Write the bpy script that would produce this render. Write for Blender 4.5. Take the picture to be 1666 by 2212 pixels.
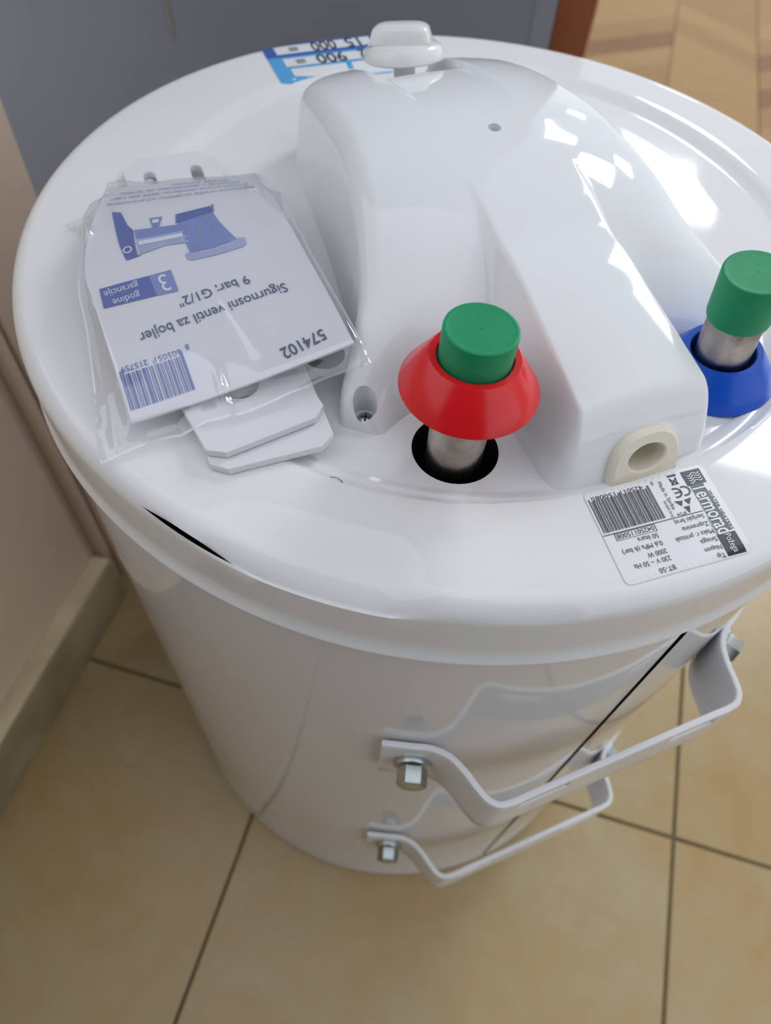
import bpy, bmesh, math, random
import numpy as np
from mathutils import Matrix, Vector

for o in list(bpy.data.objects):
    bpy.data.objects.remove(o, do_unlink=True)
scene = bpy.context.scene
col = scene.collection
random.seed(7)
rng = np.random.default_rng(7)

# ------------------------------------------------------------------ units
S = 0.205                      # metres per heater radius: shapes below are given in heater radii
H = 2.6231                     # height of the lid's flat rim
F = H - 0.03                   # sunken floor of the lid

# ------------------------------------------------------------------ camera
R = np.array([[0.99193784, 0.11524946, 0.0526961],
              [0.12475804, -0.81511933, -0.56569949],
              [-0.02224296, 0.56771299, -0.82292601]])
CAM = np.array([-0.0592984, -1.52778549, 3.63039149])
cd = bpy.data.cameras.new('camera')
cam = bpy.data.objects.new('camera', cd)
col.objects.link(cam)
m = Matrix.Identity(4)
for i in range(3):
    m[i][0] = R[0][i]; m[i][1] = -R[1][i]; m[i][2] = -R[2][i]; m[i][3] = CAM[i] * S
cam.matrix_world = m
cd.sensor_fit = 'VERTICAL'
cd.sensor_height = 36.0
cd.sensor_width = 36.0
cd.lens = 1573.72 / 2212.0 * 36.0
cd.clip_start = 0.01
cd.dof.use_dof = True
cd.dof.focus_distance = 1.30 * S
cd.dof.aperture_fstop = cd.lens / 2.9
scene.camera = cam

# ------------------------------------------------------------------ world, exposure
w = bpy.data.worlds.new('world')
scene.world = w
w.use_nodes = True
wb = w.node_tree.nodes['Background']
wb.inputs[0].default_value = (0.88, 0.935, 1.0, 1)
wb.inputs[1].default_value = 1.21
vs = scene.view_settings
vs.view_transform = 'Standard'
vs.look = 'None'
vs.exposure = 0.0
vs.gamma = 1.0
vs.use_curve_mapping = False

# ------------------------------------------------------------------ materials
MAT = {}
def mat(name, rgb, rough=0.5, metal=0.0, var=0.0, vscale=30.0, bump=0.0, bscale=200.0, coat=0.0, rgb2=None, spec=0.5, detail=4.0):
    mt = bpy.data.materials.new(name)
    mt.use_nodes = True
    nt = mt.node_tree
    b = nt.nodes['Principled BSDF']
    b.inputs['Base Color'].default_value = (*rgb, 1)
    b.inputs['Roughness'].default_value = rough
    b.inputs['Metallic'].default_value = metal
    b.inputs['Specular IOR Level'].default_value = spec
    b.inputs['Coat Weight'].default_value = coat
    b.inputs['Coat Roughness'].default_value = 0.05
    tc = nt.nodes.new('ShaderNodeTexCoord')
    if var > 0 or rgb2 is not None:
        n = nt.nodes.new('ShaderNodeTexNoise')
        n.inputs['Scale'].default_value = vscale
        n.inputs['Detail'].default_value = detail
        r = nt.nodes.new('ShaderNodeValToRGB')
        c2 = rgb2 if rgb2 is not None else tuple(c * (1 - var) for c in rgb)
        r.color_ramp.elements[0].position = 0.32
        r.color_ramp.elements[1].position = 0.68
        r.color_ramp.elements[0].color = (*c2, 1)
        r.color_ramp.elements[1].color = (*rgb, 1)
        nt.links.new(tc.outputs['Object'], n.inputs['Vector'])
        nt.links.new(n.outputs['Fac'], r.inputs['Fac'])
        nt.links.new(r.outputs['Color'], b.inputs['Base Color'])
    if bump > 0:
        n2 = nt.nodes.new('ShaderNodeTexNoise')
        n2.inputs['Scale'].default_value = bscale
        n2.inputs['Detail'].default_value = 3
        bp_ = nt.nodes.new('ShaderNodeBump')
        bp_.inputs['Strength'].default_value = bump
        bp_.inputs['Distance'].default_value = 0.001
        nt.links.new(tc.outputs['Object'], n2.inputs['Vector'])
        nt.links.new(n2.outputs['Fac'], bp_.inputs['Height'])
        nt.links.new(bp_.outputs['Normal'], b.inputs['Normal'])
    MAT[name] = mt
    return mt

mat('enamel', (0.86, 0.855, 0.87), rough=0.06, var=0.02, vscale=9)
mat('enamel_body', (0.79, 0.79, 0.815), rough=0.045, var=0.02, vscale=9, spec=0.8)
mat('bracket_paint', (0.80, 0.80, 0.83), rough=0.22, var=0.03, vscale=20)
mat('cover_plastic', (0.86, 0.87, 0.895), rough=0.06, var=0.015, vscale=12)
mat('knob_plastic', (0.83, 0.83, 0.82), rough=0.2, var=0.02)
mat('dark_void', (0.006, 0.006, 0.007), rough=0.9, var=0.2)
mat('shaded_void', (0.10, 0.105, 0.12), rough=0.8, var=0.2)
mat('steel_pipe', (0.52, 0.47, 0.42), rough=0.30, metal=1.0, rgb2=(0.30, 0.25, 0.21), vscale=75, bump=0.15, bscale=300)
mat('green_plastic', (0.004, 0.30, 0.12), rough=0.45, spec=0.35, var=0.12, vscale=60, bump=0.08, bscale=400)
mat('red_plastic', (0.80, 0.010, 0.016), rough=0.24, var=0.06, vscale=50)
mat('blue_plastic', (0.008, 0.095, 0.60), rough=0.27, spec=0.35, var=0.08, vscale=60)
mat('cream_rubber', (0.86, 0.80, 0.67), rough=0.6, var=0.08, vscale=40)
mat('zinc', (0.55, 0.60, 0.60), rough=0.28, metal=1.0, rgb2=(0.40, 0.46, 0.46), vscale=120)
mat('dark_zinc', (0.16, 0.22, 0.22), rough=0.35, metal=1.0, var=0.3, vscale=200)
mat('card_paper', (0.80, 0.80, 0.85), rough=0.55, var=0.015, vscale=20)
mat('print_blue', (0.055, 0.10, 0.42), rough=0.5, var=0.1)
mat('print_blue_dark', (0.05, 0.065, 0.17), rough=0.5, var=0.1)
mat('print_blue_mid', (0.20, 0.27, 0.62), rough=0.5, var=0.15, vscale=80)
mat('print_blue_light', (0.42, 0.48, 0.75), rough=0.5, var=0.15, vscale=80)
mat('print_white', (0.80, 0.81, 0.88), rough=0.5, var=0.02)
mat('print_grey', (0.26, 0.30, 0.45), rough=0.5, var=0.1)
mat('label_stock', (0.82, 0.82, 0.85), rough=0.28, var=0.01)
mat('label_black', (0.018, 0.022, 0.032), rough=0.3, var=0.1)
mat('label_grey', (0.10, 0.12, 0.15), rough=0.3, var=0.1)
mat('sticker_blue', (0.10, 0.42, 0.78), rough=0.3, var=0.1, vscale=5)
mat('sticker_navy', (0.05, 0.13, 0.50), rough=0.3, var=0.1, vscale=5)
mat('sticker_field', (0.80, 0.81, 0.84), rough=0.35, var=0.02)
mat('pen_ink', (0.03, 0.03, 0.04), rough=0.5, var=0.1)
mat('wall_cream', (0.76, 0.62, 0.49), rough=0.55, var=0.05, vscale=6, bump=0.1)
mat('wall_grey', (0.165, 0.173, 0.206), rough=0.6, rgb2=(0.185, 0.19, 0.215), vscale=5, bump=0.1)
mat('blocker_dark', (0.07, 0.07, 0.075), rough=0.7, var=0.1)  # colour of the added light blocker behind the viewer
mat('wall_scuff', (0.22, 0.205, 0.19), rough=0.7, var=0.3, vscale=60)
mat('grey_trim', (0.22, 0.22, 0.26), rough=0.5, var=0.06)
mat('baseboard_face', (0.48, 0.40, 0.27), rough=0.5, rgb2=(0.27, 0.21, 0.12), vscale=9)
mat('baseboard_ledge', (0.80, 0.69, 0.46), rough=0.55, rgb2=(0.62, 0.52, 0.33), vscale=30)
mat('grout', (0.22, 0.16, 0.085), rough=0.9, var=0.3, vscale=20)
mat('brown_wood', (0.25, 0.062, 0.012), rough=0.4, rgb2=(0.17, 0.042, 0.010), vscale=14)
mat('ceiling_paint', (0.78, 0.78, 0.78), rough=0.8, var=0.03)

# floor tile stone
def tile_mat(name, a, b):
    mt = bpy.data.materials.new(name); mt.use_nodes = True
    nt = mt.node_tree; bs = nt.nodes['Principled BSDF']
    tc = nt.nodes.new('ShaderNodeTexCoord')
    n1 = nt.nodes.new('ShaderNodeTexNoise'); n1.inputs['Scale'].default_value = 5.5; n1.inputs['Detail'].default_value = 7; n1.inputs['Roughness'].default_value = 0.62; n1.inputs['Distortion'].default_value = 0.6
    n2 = nt.nodes.new('ShaderNodeTexNoise'); n2.inputs['Scale'].default_value = 38; n2.inputs['Detail'].default_value = 4
    mx = nt.nodes.new('ShaderNodeMath'); mx.operation = 'MULTIPLY_ADD'; mx.inputs[1].default_value = 0.25; 
    r = nt.nodes.new('ShaderNodeValToRGB')
    r.color_ramp.elements[0].position = 0.40; r.color_ramp.elements[0].color = (*a, 1)
    r.color_ramp.elements[1].position = 0.80; r.color_ramp.elements[1].color = (*b, 1)
    nt.links.new(tc.outputs['Object'], n1.inputs['Vector']); nt.links.new(tc.outputs['Object'], n2.inputs['Vector'])
    nt.links.new(n2.outputs['Fac'], mx.inputs[0]); nt.links.new(n1.outputs['Fac'], mx.inputs[2])
    nt.links.new(mx.outputs[0], r.inputs['Fac']); nt.links.new(r.outputs['Color'], bs.inputs['Base Color'])
    bs.inputs['Roughness'].default_value = 0.30
    MAT[name] = mt
tile_mat('floor_tile', (0.41, 0.260, 0.092), (0.44, 0.36, 0.215))

def plank_mat(name, c):
    mt = bpy.data.materials.new(name); mt.use_nodes = True
    nt = mt.node_tree; bs = nt.nodes['Principled BSDF']
    tc = nt.nodes.new('ShaderNodeTexCoord')
    mp = nt.nodes.new('ShaderNodeMapping'); mp.inputs['Scale'].default_value = (6, 60, 1); mp.inputs['Rotation'].default_value = (0, 0, 0.5)
    n1 = nt.nodes.new('ShaderNodeTexNoise'); n1.inputs['Scale'].default_value = 2.0; n1.inputs['Detail'].default_value = 4
    r = nt.nodes.new('ShaderNodeValToRGB')
    r.color_ramp.elements[0].position = 0.3; r.color_ramp.elements[0].color = (c[0] * .8, c[1] * .78, c[2] * .74, 1)
    r.color_ramp.elements[1].position = 0.7; r.color_ramp.elements[1].color = (*c, 1)
    nt.links.new(tc.outputs['Object'], mp.inputs['Vector']); nt.links.new(mp.outputs[0], n1.inputs['Vector'])
    nt.links.new(n1.outputs['Fac'], r.inputs['Fac']); nt.links.new(r.outputs['Color'], bs.inputs['Base Color'])
    bs.inputs['Roughness'].default_value = 0.55; bs.inputs['Specular IOR Level'].default_value = 0.25
    MAT[name] = mt
plank_mat('plank_pale', (0.36, 0.215, 0.080))
plank_mat('plank_mid', (0.31, 0.175, 0.062))
plank_mat('plank_dark', (0.22, 0.105, 0.036))

# clear packaging film: mostly see-through, a gloss and a little milkiness
mt = bpy.data.materials.new('clear_film'); mt.use_nodes = True
nt = mt.node_tree; nt.nodes.remove(nt.nodes['Principled BSDF'])
out = nt.nodes['Material Output']
tr = nt.nodes.new('ShaderNodeBsdfTransparent'); tr.inputs[0].default_value = (0.985, 0.985, 0.99, 1)
gl = nt.nodes.new('ShaderNodeBsdfGlossy'); gl.inputs['Roughness'].default_value = 0.07; gl.inputs[0].default_value = (0.95, 0.96, 1, 1)
df = nt.nodes.new('ShaderNodeBsdfDiffuse'); df.inputs[0].default_value = (0.85, 0.86, 0.9, 1)
lw_ = nt.nodes.new('ShaderNodeLayerWeight'); lw_.inputs['Blend'].default_value = 0.12
mp_ = nt.nodes.new('ShaderNodeMath'); mp_.operation = 'MULTIPLY_ADD'; mp_.inputs[1].default_value = 0.75; mp_.inputs[2].default_value = 0.06
mx1 = nt.nodes.new('ShaderNodeMixShader'); mx1.inputs[0].default_value = 0.08
mx2 = nt.nodes.new('ShaderNodeMixShader')
nt.links.new(lw_.outputs['Facing'], mp_.inputs[0])
nt.links.new(tr.outputs[0], mx1.inputs[1]); nt.links.new(df.outputs[0], mx1.inputs[2])
nt.links.new(mp_.outputs[0], mx2.inputs[0]); nt.links.new(mx1.outputs[0], mx2.inputs[1]); nt.links.new(gl.outputs[0], mx2.inputs[2])
nt.links.new(mx2.outputs[0], out.inputs[0])
MAT['clear_film'] = mt
mt2 = mt.copy(); mt2.name = 'film_seam'
for n_ in mt2.node_tree.nodes:
    if n_.bl_idname == 'ShaderNodeMixShader' and not n_.inputs[0].is_linked: n_.inputs[0].default_value = 0.30
    if n_.bl_idname == 'ShaderNodeMath': n_.inputs[2].default_value = 0.14
MAT['film_seam'] = mt2

# lit lamp diffuser
mt = bpy.data.materials.new('lamp_diffuser'); mt.use_nodes = True
nt = mt.node_tree; nt.nodes.remove(nt.nodes['Principled BSDF'])
em = nt.nodes.new('ShaderNodeEmission'); em.inputs[0].default_value = (0.90, 0.955, 1.0, 1); em.inputs[1].default_value = 16.0
nt.links.new(em.outputs[0], nt.nodes['Material Output'].inputs[0])
MAT['lamp_diffuser'] = mt

# ------------------------------------------------------------------ helpers
def obj(name, verts, faces, material, parent=None, smooth=False, label=None, scale=True, sharp=None):
    me = bpy.data.meshes.new(name)
    v = np.asarray(verts, float)
    if scale: v = v * S
    me.from_pydata([tuple(p) for p in v], [], [tuple(f) for f in faces])
    me.materials.append(MAT[material])
    me.update()
    o = bpy.data.objects.new(name, me)
    col.objects.link(o)
    if parent is not None: o.parent = parent
    if smooth:
        me.polygons.foreach_set('use_smooth', [True] * len(me.polygons))
        if sharp is not None: me.set_sharp_from_angle(angle=math.radians(sharp))
    if label: o['label'] = label
    return o

def from_bm(name, bm, material, parent=None, smooth=False, label=None, sharp=None, scale=True):
    bmesh.ops.recalc_face_normals(bm, faces=bm.faces)
    if scale: bmesh.ops.scale(bm, vec=(S, S, S), verts=bm.verts)
    me = bpy.data.meshes.new(name)
    bm.to_mesh(me); bm.free()
    me.materials.append(MAT[material])
    o = bpy.data.objects.new(name, me)
    col.objects.link(o)
    if parent is not None: o.parent = parent
    if smooth:
        me.polygons.foreach_set('use_smooth', [True] * len(me.polygons))
        if sharp is not None: me.set_sharp_from_angle(angle=math.radians(sharp))
    if label: o['label'] = label
    return o

def empty(name, label=None, cat=None, group=None):
    o = bpy.data.objects.new(name, None)
    o.empty_display_size = 0.02
    col.objects.link(o)
    if label: o['label'] = label
    if cat: o['category'] = cat
    if group: o['group'] = group
    return o

def tag(o, label, cat=None, group=None, kind=None):
    o['label'] = label
    if cat: o['category'] = cat
    if group: o['group'] = group
    if kind: o['kind'] = kind
    return o

def interp(xs, ys, x):
    """smooth cubic interpolation through control values (vectorised)"""
    xs = np.asarray(xs, float); ys = np.asarray(ys, float); x = np.asarray(x, float)
    mm = np.gradient(ys, xs, axis=0)
    i = np.clip(np.searchsorted(xs, x) - 1, 0, len(xs) - 2)
    h = xs[i + 1] - xs[i]; t = np.clip((x - xs[i]) / h, -0.3, 1.3)
    if ys.ndim > 1: t = t[..., None]; h = h[..., None]
    return (2*t**3-3*t**2+1)*ys[i] + (t**3-2*t**2+t)*h*mm[i] + (-2*t**3+3*t**2)*ys[i+1] + (t**3-t**2)*h*mm[i+1]

def sstep(a, b, x):
    t = np.clip((x - a) / (b - a), 0, 1)
    return t * t * (3 - 2 * t)

def smin(a, b, k):
    h = np.clip(0.5 + 0.5 * (b - a) / k, 0, 1)
    return b * (1 - h) + a * h - k * h * (1 - h)

def smax(a, b, k): return -smin(-a, -b, k)

def lathe(profile, n=48, origin=(0, 0, 0), axis=None, cap0=False, cap1=False):
    """profile [(r, z)...] -> verts, faces; axis = 3x3 matrix (columns x,y,z) to orient"""
    V = []; Fc = []
    for r, z in profile:
        for k in range(n):
            a = 2 * math.pi * k / n
            V.append((r * math.cos(a), r * math.sin(a), z))
    for j in range(len(profile) - 1):
        for k in range(n):
            k2 = (k + 1) % n
            Fc.append((j * n + k, j * n + k2, (j + 1) * n + k2, (j + 1) * n + k))
    if cap0: Fc.append(tuple(reversed(range(n))))
    if cap1: Fc.append(tuple(range((len(profile) - 1) * n, len(profile) * n)))
    V = np.array(V)
    if axis is not None: V = V @ np.asarray(axis).T
    return V + np.asarray(origin), Fc

def frame(z, x=(1, 0, 0)):
    z = np.asarray(z, float); z /= np.linalg.norm(z)
    x = np.asarray(x, float); x = x - z * (x @ z); x /= np.linalg.norm(x)
    return np.stack([x, np.cross(z, x), z], 1)

def box_bm(bm, lo, hi, fr=None, org=(0, 0, 0), bevel=0.0, seg=2):
    vs_ = []
    for z in (lo[2], hi[2]):
        for (x, y) in ((lo[0], lo[1]), (hi[0], lo[1]), (hi[0], hi[1]), (lo[0], hi[1])):
            p = np.array([x, y, z])
            if fr is not None: p = fr @ p
            vs_.append(bm.verts.new(tuple(p + np.asarray(org))))
    fs = [(3, 2, 1, 0), (4, 5, 6, 7), (0, 1, 5, 4), (1, 2, 6, 5), (2, 3, 7, 6), (3, 0, 4, 7)]
    ff = [bm.faces.new([vs_[i] for i in f]) for f in fs]
    if bevel > 0:
        es = list({e for f in ff for e in f.edges})
        bmesh.ops.bevel(bm, geom=es, offset=bevel, segments=seg, affect='EDGES', profile=0.5)
    return vs_

def box(name, lo, hi, material, parent=None, fr=None, org=(0, 0, 0), bevel=0.0, seg=2, label=None):
    bm = bmesh.new(); box_bm(bm, lo, hi, fr, org, bevel, seg)
    return from_bm(name, bm, material, parent, smooth=bevel > 0, label=label, sharp=35)

# room axes: P runs along the back wall, Q runs along the left wall, both follow the tile joints
TA = math.radians(80.5)
Qd = np.array([math.cos(TA), math.sin(TA), 0]); Pd = np.array([math.sin(TA), -math.cos(TA), 0])
ROOM = np.stack([Pd, Qd, np.array([0, 0, 1.0])], 1)
def room(p, q, z=0.0): return Pd * p + Qd * q + np.array([0, 0, z])

# ================================================================== the room
def structure(o, name_label=None):
    o['kind'] = 'structure'
    if name_label: o['label'] = name_label
    return o

GAP = 0.016
floor = structure(box('floor', (-4.5, -9, -0.12), (14, 2.2, -0.012), 'grout', fr=ROOM), 'tan stone tile floor with dark joints around the heater')
PITCH = 1.93
tile_me = None
for i in range(-2, 5):
    for j in range(-4, 3):
        p0 = -0.432 + PITCH * i; q0 = -0.432 + PITCH * j
        if q0 > 2.1: continue
        hi_q = min(q0 + PITCH, 2.2)
        if tile_me is None or hi_q < q0 + PITCH - 1e-6:
            c = np.array([0, 0, 0])
            bm = bmesh.new()
            box_bm(bm, (GAP / 2, GAP / 2, -0.06), (PITCH - GAP / 2, hi_q - q0 - GAP / 2, 0.0), ROOM, (0, 0, 0), 0.005, 1)
            t = from_bm('floor_tile', bm, 'floor_tile', floor)
            if tile_me is None: tile_me = t.data
        else:
            t = bpy.data.objects.new('floor_tile', tile_me); col.objects.link(t); t.parent = floor
        t.location = Vector(room(p0, q0, 0.0) * S)

# parquet of the next room: pointed chevron planks
floor2 = structure(box('floor.001', (-4.5, 2.2, -0.12), (14, 22, -0.012), 'plank_dark', fr=ROOM), 'herringbone wood parquet in the next room')
CW, PW, RISE = 0.95, 0.42, 0.70
pm = {}
for c in range(-1, 6):
    for k in range(-3, 26):
        up = (c % 2 == 0)
        q0 = 3.2 + PW * k
        if up:
            quad = [(0, 0), (CW, RISE), (CW, RISE + PW), (0, PW)]
        else:
            quad = [(0, RISE), (CW, 0), (CW, PW), (0, RISE + PW)]
        if q0 < 2.25 or q0 + RISE + PW > 15.5: continue
        mn = ('plank_pale', 'plank_mid', 'plank_dark', 'plank_mid', 'plank_pale')[rng.integers(0, 5)]
        key = (up, mn)
        if key not in pm:
            g = 0.006
            V = []
            for z in (-0.03, 0.0):
                for (a, b) in quad:
                    cx = CW / 2; cy = (RISE + PW) / 2
                    V.append(room(a + (g if a < cx else -g), b + (g if b < cy else -g), z))
            o = obj('plank', V, [(0, 3, 2, 1), (4, 5, 6, 7), (0, 1, 5, 4), (1, 2, 6, 5), (2, 3, 7, 6), (3, 0, 4, 7)], mn, floor2)
            pm[key] = o.data
        else:
            o = bpy.data.objects.new('plank', pm[key]); col.objects.link(o); o.parent = floor2
        o.location = Vector(room(0.05 + CW * c, q0, 0.0) * S)

# left wall with baseboard, a thin upright strip, an open end; grey wall behind
WP = -1.52                                   # face of the baseboard in P
wall_l = structure(box('wall_left', (WP - 0.9, -9, 0.0), (WP - 0.10, 0.47, 3.2), 'wall_cream', fr=ROOM), 'cream painted wall at the left')
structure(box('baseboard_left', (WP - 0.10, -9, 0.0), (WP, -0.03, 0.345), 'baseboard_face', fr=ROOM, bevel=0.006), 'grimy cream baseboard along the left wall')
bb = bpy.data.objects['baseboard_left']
box('ledge', (WP - 0.10, -9, 0.345), (WP - 0.008, -0.03, 0.362), 'baseboard_ledge', bb, fr=ROOM, bevel=0.005, label='pale top edge')  # top of the baseboard coloured paler than its face
structure(box('trim_1', (WP - 0.10, -0.015, 0.30), (WP - 0.055, 0.05, 3.2), 'wall_cream', fr=ROOM, bevel=0.02, seg=3), 'narrow upright cream strip in the wall corner')
structure(box('trim_2', (WP - 0.10, 0.08, 0.0), (WP - 0.075, 0.475, 3.2), 'wall_cream', fr=ROOM, bevel=0.01), 'flat cream casing at the end of the left wall')
QB = 2.2
wall_b = structure(box('wall_back', (-9, QB, 0.0), (0.0, QB + 0.6, 13.0), 'wall_grey', fr=ROOM), 'dark grey painted wall behind the heater')
JP0, JP1 = -0.0179, 0.1396                     # edges of the door jamb along the wall
structure(box('wall_back.001', (0.0, QB, 0.0), (JP0 - 0.10, QB + 0.6, 13.0), 'wall_grey', fr=ROOM), 'dark grey wall end beside the doorway')
structure(box('trim_3', (JP0 - 0.10, QB - 0.01, 0.0), (JP0, QB + 0.6, 13.0), 'grey_trim', fr=ROOM, bevel=0.01), 'pale grey corner edge beside the brown door jamb')
structure(box('door_1', (JP0, QB - 0.02, 0.0), (JP1, QB + 0.62, 13.0), 'brown_wood', fr=ROOM, bevel=0.012), 'reddish brown wooden door jamb')
structure(box('wall_right', (JP1 + 6.0, QB, 0.0), (18, QB + 0.6, 13.0), 'wall_cream', fr=ROOM), 'wall on the far side of the doorway')
structure(box('front_blocker', (-2.4, -5.2, 0.0), (3.8, -4.6, 13.0), 'blocker_dark', fr=ROOM), 'added dark blocker behind the viewer that shades the front')  # added unseen slab, keeps light from behind the viewer off the heater's front
# worn streak and specks on the grey wall
def scuff(pts, wdt):
    V = []; Fc = []
    for i, (p, z) in enumerate(pts):
        ww = wdt * (0.35 + 0.65 * math.sin(math.pi * (i + 0.5) / len(pts)))
        V += [room(p - ww, QB - 0.003, z), room(p + ww, QB - 0.003, z)]
    for i in range(len(pts) - 1): Fc.append((2 * i, 2 * i + 1, 2 * i + 3, 2 * i + 2))
    return V, Fc
V, Fc = scuff([(-1.9382, 2.0867), (-1.9404, 2.0064), (-1.9382, 1.9448), (-1.9385, 1.881), (-1.932, 1.8496)], 0.022)
obj('scuff_mark', V, Fc, 'wall_scuff', wall_b, label='pale rubbed streak')

ceiling = structure(box('ceiling', (-9, 2.2, 13.0), (18, 36, 13.3), 'ceiling_paint', fr=ROOM), 'white ceiling of the next room')
# ceiling luminaires (positions in metres along the room axes)
LAMPS = [(0.80, 6.2, 0.40, 0.60), (0.52, 3.85, 0.50, 0.75), (1.32, 2.50, 0.75, 1.10), (2.0, 3.9, 0.50, 1.10)]
LNAMES = ('rectangular white ceiling lamp farthest from the doorway', 'small square white ceiling lamp over the middle of the parquet', 'rectangular white ceiling lamp just beyond the doorway', 'rectangular white ceiling lamp nearest the right end of the next room')
for i, (p, q_, wx, wy) in enumerate(LAMPS):
    lamp = empty('ceiling_lamp', LNAMES[i], 'lamp', 'ceiling lamps of the next room')
    lamp.location = Vector(room(p, q_, 2.645))
    a, b = wx / 2 / S, wy / 2 / S
    box('diffuser', (-a, -b, 0.0), (a, b, 0.03), 'lamp_diffuser', lamp, fr=ROOM)
    box('housing', (-a - 0.08, -b - 0.08, 0.03), (a + 0.08, b + 0.08, 13.0 - 2.645 / S), 'ceiling_paint', lamp, fr=ROOM)

# ================================================================== water heater
heater = empty('water_heater', 'white upright cylindrical electric water heater on the tiled floor', 'water heater')

# axis of the electrics cover and the wall brackets, seen from above
AX = np.array([-0.48, 0.877]); AX /= np.linalg.norm(AX); BX = np.array([AX[1], -AX[0]])
def uv(u, v, h=0.0): return np.array([AX[0] * u + BX[0] * v, AX[1] * u + BX[1] * v, F + h])

# ---- body sheet with an open upright joint
ns = 240
SEAM = math.radians(-59.7)
zs = [0.0, 0.012, 0.03, 0.05, 0.06, 0.5, 1.0, 1.5, 2.0, 2.3, H - 0.17]
rs = [0.975, 0.992, 1.0, 0.998, 0.9955, 0.996, 0.996, 0.996, 0.996, 0.996, 0.996]
angs = [SEAM + 0.0070] + [SEAM + 0.0070 + (2 * math.pi - 0.0090) * k / ns for k in range(1, ns)] + [SEAM - 0.0020 + 2 * math.pi]
V = []; Fc = []
for z, r in zip(zs, rs):
    for k, a in enumerate(angs):
        d = (a - SEAM)
        lift = 0.003 * math.exp(-(d / 0.20) ** 2)
        open_ = 0.004 * math.sin(min(1, max(0, z / 2.4)) * math.pi)
        a2 = a - (open_ if k == len(angs) - 1 else 0)
        V.append(((r + lift) * math.cos(a2), (r + lift) * math.sin(a2), z))
n = len(angs)
for j in range(len(zs) - 1):
    for k in range(n - 1):
        Fc.append((j * n + k, j * n + k + 1, (j + 1) * n + k + 1, (j + 1) * n + k))
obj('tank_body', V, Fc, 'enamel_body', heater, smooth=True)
# near-flush dark strip, coloured in for the shade inside the joint
V, Fc = [], []
for z in (0.05, H - 0.19):
    for k in range(9):
        a = SEAM - 0.016 + 0.032 * k / 8
        V.append((0.9945 * math.cos(a), 0.9945 * math.sin(a), z))
for k in range(8): Fc.append((k, k + 1, 10 + k, 9 + k))
obj('joint_shade_strip', V, Fc, 'dark_void', heater, label='dark strip for the shade in the open joint of the white sheet')

# ---- lid
TH = np.array([-180, -160, -130, -112, -90, -73, -50, -33, 0, 21, 40, 55, 90, 135, 148, 163, 180]) * math.pi / 180
R1 = np.array([.755, .765, .79, .805, .805, .785, .785, .797, .812, .823, .828, .838, .83, .785, .758, .748, .755])
R3 = np.array([.635, .66, .74, .768, .772, .768, .765, .766, .68, .665, .675, .70, .70, .665, .622, .62, .635])
def per(tab, th): return np.interp(th, TH, tab)
def r1f(th): return np.mean([per(tab, (th + d + math.pi) % (2 * math.pi) - math.pi) for tab in [R1] for d in np.linspace(-.2, .2, 9)], 0)
def r3f(th): return np.mean([per(tab, (th + d + math.pi) % (2 * math.pi) - math.pi) for tab in [R3] for d in np.linspace(-.2, .2, 9)], 0)
RL = 1.0036; RR = 0.045
def dent(r, th):
    deg = np.degrees((th + math.pi) % (2 * math.pi) - math.pi)
    wv = sstep(-128, -98, deg) * (1 - sstep(-95.5, -88, deg))
    d1 = -0.034 * wv * sstep(0.86, 1.0, r)
    d2 = 0.006 * np.exp(-((deg + 116) / 7) ** 2) * sstep(0.88, 0.99, r)
    d3 = -0.006 * np.exp(-((deg + 80) / 5) ** 2) * sstep(0.93, 1.0, r)
    return d1 + d2 + d3
def lid_rows(th):
    r1 = float(r1f(th)); r3 = float(r3f(th)); r2 = max(r1 - 0.042, r3 + 0.008)
    za = H - 0.017
    deg = math.degrees(th)
    bw = float(sstep(-14, 6, np.array(deg)) if deg > -90 else 0.0) if deg < 90 else 1.0
    if deg < -90: bw = float(1 - sstep(-175, -150, np.array(deg)))
    rows = []
    for k, (fr_, fz) in enumerate(((r3 - 0.027, F), (r3 - 0.0262, F), (r3 - 0.0255, F), (r3 - 0.0245, F + 0.0001), (r3 - 0.020, F + 0.0006), (r3 - 0.005, za - 0.0012))):
        br = r3 - (0.30, 0.22, 0.14, 0.07, 0.025, 0.004)[k]; bz = za - 0.025 * (r3 - br)
        rows.append((fr_ * (1 - bw) + br * bw, fz * (1 - bw) + bz * bw))
    rows += [(r3, za), (r3 + (r2 - r3) * 0.12, za), (r3 * 0.5 + r2 * 0.5, za), (r3 + (r2 - r3) * 0.88, za),
            (r2 - 0.003, za), (r2 + 0.003, za + 0.001), (r2 * 0.5 + r1 * 0.5, H - 0.008), (r1 - 0.005, H - 0.0012), (r1 + 0.002, H), (r1 + 0.02, H)]
    for f in (0.3, 0.5, 0.7, 0.82, 0.9, 0.96): rows.append((r1 + 0.02 + (RL - RR - r1 - 0.02) * f, H))
    for k in range(0, 11):
        a = math.pi / 2 * (1 - k / 10)
        rows.append((RL - RR + RR * math.cos(a), H - RR + RR * math.sin(a)))
    split = len(rows) - 4
    rows += [(RL, H - 0.08), (RL, H - 0.13), (RL + 0.0005, H - 0.165), (RL + 0.006, H - 0.172), (RL + 0.008, H - 0.180), (RL + 0.003, H - 0.186), (0.985, H - 0.187)]
    return rows, split
NT = 360
V = []; grid = []; 
thetas = [-math.pi + 2 * math.pi * k / NT for k in range(NT)]
SPL = lid_rows(0)[1]
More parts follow.
